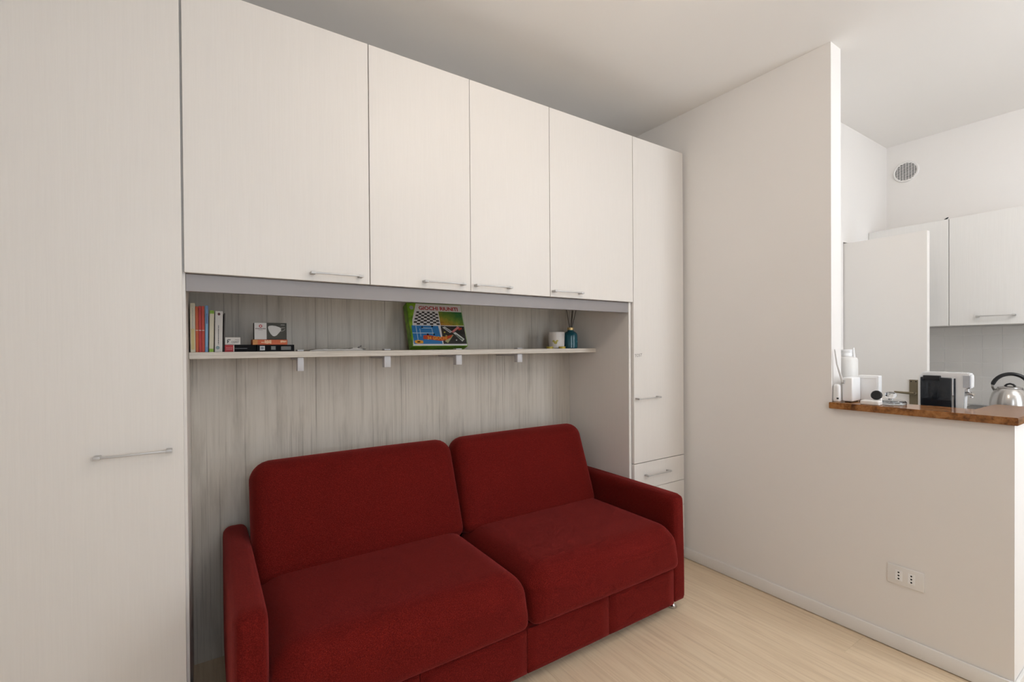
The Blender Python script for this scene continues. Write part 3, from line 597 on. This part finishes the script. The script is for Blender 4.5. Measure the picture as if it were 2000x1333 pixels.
# tiles, set in a bed of grout
box('grout_bed', XK-0.0045, XK-0.0001, -0.612-TP0*11, -0.612, 0.934, 1.449, M_GROUT, wk, 0)
TP = 0.0925
j0 = 0
for r_ in range(6):
    for c_ in range(11):
        ya = -0.612 - TP*(c_+1); za = 0.938 + TP*r_*0.985
        z1_ = min(za+TP*0.985-0.0016, 1.4485)
        bm = bmesh.new(); add_box(bm, XK-0.006, XK-0.0002, ya+0.0007, ya+TP-0.0008, za, z1_, 0.0012, 2)
        finish('tile', bm, M_TILE, wk)
# wall cabinets over the tiles
t = empty('kitchen_cabinet', (4.13, -0.67, 1.45), 'white kitchen wall cabinet mostly hidden behind the open door', 'cabinet', 'kitchen wall cabinets')
box('body', 3.992, 4.298, -0.8965, -0.4735, 1.452, 2.122, M_CARC, t, 0.001); box('door', 3.972, 3.9915, -0.8955, -0.4745, 1.45, 2.122, M_KDOOR, t, 0.0015)
t = empty('kitchen_cabinet', (4.13, -1.125, 1.45), 'white kitchen wall cabinet with a slim handle, above the kettle', 'cabinet', 'kitchen wall cabinets')
box('body', 3.992, 4.298, -1.3535, -0.8975, 1.452, 2.122, M_CARC, t, 0.001); d = box('door', 3.972, 3.9915, -1.3525, -0.8985, 1.45, 2.122, M_KDOOR, t, 0.0015)
bm = bmesh.new(); hy0, hy1, hz = -1.190, -1.024, 1.502
add_box(bm, 3.942, 3.949, hy0, hy1, hz-0.003, hz+0.003, 0.001, 2)
for a, b_ in ((hy0, hy0+0.014), (hy1-0.014, hy1)): add_box(bm, 3.9415, 3.9725, a, b_, hz-0.0048, hz+0.0048, 0.0015, 2)
finish('handle', bm, M_CHROME, d, True)
tag(tube('cabinet_hook', [(4.02, -0.866, 2.1225), (4.02, -0.868, 2.130), (4.02, -0.878, 2.138), (4.02, -0.884, 2.142)], [0.005, 0.006, 0.005, 0.002], M_BLACK, None, 8), 'tiny black hook on top of the kitchen wall cabinets', 'hook')
# round vent
VY, VZ, VR = -0.587, 2.580, 0.075
t = empty('round_vent', (XK, VY, VZ-VR), 'round white air vent with slats high on the kitchen wall', 'vent')
bm = bmesh.new(); add_lathe(bm, [(0.062, 0.0), (VR, 0.0), (VR, 0.005), (0.070, 0.011), (0.062, 0.009)], 0, 0, 40)
bm.verts.ensure_lookup_table(); bmesh.ops.transform(bm, matrix=Matrix.Translation((XK-0.0002, VY, VZ)) @ Matrix.Rotation(-math.pi/2, 4, 'Y'), verts=bm.verts)
finish('frame', bm, M_TRIM, t, True)
bm = bmesh.new(); add_prism(bm, [(VY+0.064*math.cos(k*math.pi/16), VZ+0.064*math.sin(k*math.pi/16)) for k in range(32)], 'x', XK-0.0012, XK-0.0004); finish('backing', bm, col('vent_shadow', (0.03, 0.027, 0.024), 0.9), t)
bm = bmesh.new()
for k in range(-6, 7):
    z = VZ + k*0.0095; hw = math.sqrt(max(0.063**2-(z-VZ)**2, 1e-6))
    add_box(bm, XK-0.008, XK-0.002, VY-hw, VY+hw, z-0.0016, z+0.0016)
for k in range(-3, 4):
    y = VY + k*0.0165; hw = math.sqrt(max(0.063**2-(y-VY)**2, 1e-6)); add_box(bm, XK-0.009, XK-0.006, y-0.0013, y+0.0013, VZ-hw, VZ+hw)
finish('grille', bm, M_TRIM, t)['kind'] = 'stuff'
# open door
t = empty('door_1', (3.60, -0.67, 0), None, None, None, 'structure')
box('door_leaf', 3.58, 3.62, -0.898, -0.424, 0.008, 2.0, plain('white_door_paint', (0.80, 0.765, 0.725), 0.4), t, 0.002)
box('handle_plate', 3.5765, 3.581, -0.856, -0.815, 0.93, 1.124, M_BRASS, t, 0.001)
bm = bmesh.new(); add_tube(bm, [(3.578, -0.842, 1.045), (3.545, -0.842, 1.045)], 0.010, 14); add_tube(bm, [(3.548, -0.846, 1.045), (3.546, -0.80, 1.046), (3.548, -0.752, 1.048)], [0.0085, 0.007, 0.0055], 12)
finish('lever', bm, M_BRASS, t, True)
for a in (-0.847, -0.824):
    bm = bmesh.new(); add_prism(bm, [(a+0.0035*math.cos(k*0.7854), 1.114+0.0035*math.sin(k*0.7854)) for k in range(8)], 'x', 3.5758, 3.577); finish('screw', bm, M_DARK, t)
# tall canister
CX, CY = 2.80, -0.786
t = empty('canister', (CX, CY, WZ), 'tall frosted white canister with a screw cap behind the router', 'canister')
lathe('body', [(0, WZ), (0.046, WZ), (0.050, WZ+0.006), (0.050, 1.258), (0.046, 1.269), (0.030, 1.274), (0.026, 1.278), (0, 1.278)], CX, CY, M_FROST, t, 36)
lathe('cap', [(0.0, 1.2782), (0.029, 1.2782), (0.029, 1.290), (0.027, 1.2925), (0.027, 1.2945), (0.029, 1.297), (0.029, 1.308), (0.026, 1.311), (0, 1.311)], CX, CY, M_WHITE, t, 36)
tube('spout_tube', [(CX+0.002, CY-0.046, 1.20), (CX+0.002, CY-0.037, 1.262), (CX+0.002, CY-0.034, 1.29), (CX+0.002, CY-0.031, 1.320)], [0.004, 0.0045, 0.0045, 0.004], M_WHITE, t, 10)
# coffee machine
t = empty('coffee_machine', (3.0, -1.12, WZ), 'black and white capsule coffee machine with chrome spout behind the marble worktop', 'coffee machine')
MX0, MX1 = 2.972, 3.025; MZ = 1.203
bm = bmesh.new(); add_prism(bm, [(-1.030, WZ), (-1.030, 1.178), (-1.034, 1.192), (-1.046, MZ), (-1.204, MZ), (-1.213, 1.197), (-1.216, 1.186), (-1.215, 1.131), (-1.190, 1.131), (-1.188, WZ)], 'x', MX0, MX1)
bmesh.ops.bevel(bm, geom=list(bm.edges), offset=0.004, segments=2, affect='EDGES'); finish('body', bm, plain('white_gloss', (0.80, 0.80, 0.80), 0.15), t, True)
bm = bmesh.new(); add_box(bm, 2.9645, 2.974, -1.150, -1.0365, WZ+0.02, 1.177, 0.003, 3); finish('water_tank', bm, M_SMOKE, t, True)
box('tank_lid', 2.9600, 2.976, -1.112, -1.047, 1.164, 1.186, M_BLACK, t, 0.003)
box('highlight_strip', 2.9640, 2.9725, -1.1575, -1.1515, 1.095, 1.172, plain('painted_highlight', (0.75, 0.77, 0.80), 0.15, 0.6), t, 0.001)  # gloss highlight beside the tank, put in as a pale strip
box('dark_panel', 2.9655, 2.9735, -1.1640, -1.1580, WZ+0.02, 1.175, plain('dark_gloss', (0.03, 0.035, 0.045), 0.1), t, 0.001)
box('head_panel', 2.9690, 2.9730, -1.2135, -1.1890, 1.135, 1.190, plain('pale_blue_grey', (0.50, 0.52, 0.56), 0.25, 0.3), t, 0.001)
box('drip_tray', 2.976, 3.022, -1.285, -1.189, WZ, WZ+0.03, M_BLACK, t, 0.003)
box('spout_block', 2.980, 3.018, -1.208, -1.186, 1.112, 1.132, plain('pale_chrome', (0.70, 0.70, 0.72), 0.2, 0.9), t, 0.004)
bm = bmesh.new(); add_tube(bm, [(2.998, -1.186, 1.103), (2.996, -1.208, 1.105), (2.993, -1.221, 1.101)], [0.010, 0.010, 0.008], 14); add_tube(bm, [(2.996, -1.208, 1.106), (2.996, -1.212, 1.088)], 0.007, 12); finish('spout', bm, M_STEEL, t, True)
# kettle
KX, KY, KZ = 4.03, -1.155, 0.9305
t = empty('kettle', (KX, KY, KZ), 'round stainless steel kettle with a black arched handle at the right', 'kettle')
lathe('body', [(0, KZ), (0.080, KZ), (0.086, KZ+0.006), (0.0875, KZ+0.040), (0.085, KZ+0.070), (0.077, KZ+0.105), (0.066, KZ+0.128), (0.056, KZ+0.140), (0, KZ+0.142)], KX, KY, M_STEEL, t, 48)
lathe('lid', [(0, KZ+0.1422), (0.055, KZ+0.1422), (0.054, KZ+0.147), (0.032, KZ+0.152), (0, KZ+0.153)], KX, KY, M_STEEL, t, 40)
tube('lid_knob', [(KX, KY+0.022, KZ+0.152), (KX, KY+0.012, KZ+0.163), (KX, KY, KZ+0.167), (KX, KY-0.012, KZ+0.163), (KX, KY-0.022, KZ+0.152)], 0.0055, M_BLACK, t, 10)
def arc(s): # s -1..1 along the arched handle
    a = s*1.62; return Vector((KX, KY-0.004, KZ+0.135)) + Vector((0.25, -0.97, 0)).normalized()*0.078*math.sin(a) + Vector((0, 0, 0.090*(math.cos(a)-math.cos(1.62))/(1-math.cos(1.62))))
pts = [arc(-1+2*k/24) for k in range(25)]
tube('handle_wire', [Vector((KX+0.018, KY+0.0675, KZ+0.118))] + pts[1:-1] + [Vector((KX+0.018, KY-0.0675, KZ+0.118))], 0.0055, M_STEEL, t, 10)
bm = bmesh.new(); add_tube(bm, pts[2:23], [0.008]+[0.0105]*19+[0.008], 12); finish('handle_grip', bm, M_BLACK, t, True)
tube('spout', [(KX+0.01, KY-0.070, KZ+0.07), (KX+0.02, KY-0.105, KZ+0.105), (KX+0.025, KY-0.125, KZ+0.125)], [0.022, 0.016, 0.012], M_STEEL, t, 16)

# ------------------------------------------------------------------ pendant lamps (outside the camera's view)
def pendant(pos, r, watts, colr, label):
    px, py, pz = pos
    t = empty('pendant_lamp', (px, py, pz-r), label, 'lamp', 'globe pendants')
    m, tt, b = nt('glowing_globe'); b.inputs['Base Color'].default_value = (0.8, 0.8, 0.8, 1); b.inputs['Emission Color'].default_value = (*colr, 1)
    b.inputs['Emission Strength'].default_value = watts/(4*math.pi**2*r**2)
    bm = bmesh.new(); bmesh.ops.create_uvsphere(bm, u_segments=16, v_segments=10, radius=r); bmesh.ops.translate(bm, verts=bm.verts, vec=(px, py, pz)); finish('globe', bm, m, t, True)
    lathe('cap', [(0, pz+r-0.008), (0.045, pz+r-0.008), (0.04, pz+r+0.02), (0, pz+r+0.022)], px, py, M_TRIM, t, 20)
    tube('cord', [(px, py, pz+r+0.02), (px, py, ZC-0.024)], 0.004, M_TRIM, t, 8)
    lathe('ceiling_rose', [(0, ZC-0.0005), (0.05, ZC-0.0005), (0.048, ZC-0.018), (0.02, ZC-0.026), (0, ZC-0.026)], px, py, M_TRIM, t, 24)
pendant(*LAMPS[0], 'white glass globe lamp hanging over the sofa side of the room')
pendant(*LAMPS[1], 'white glass globe lamp hanging over the kitchen side')
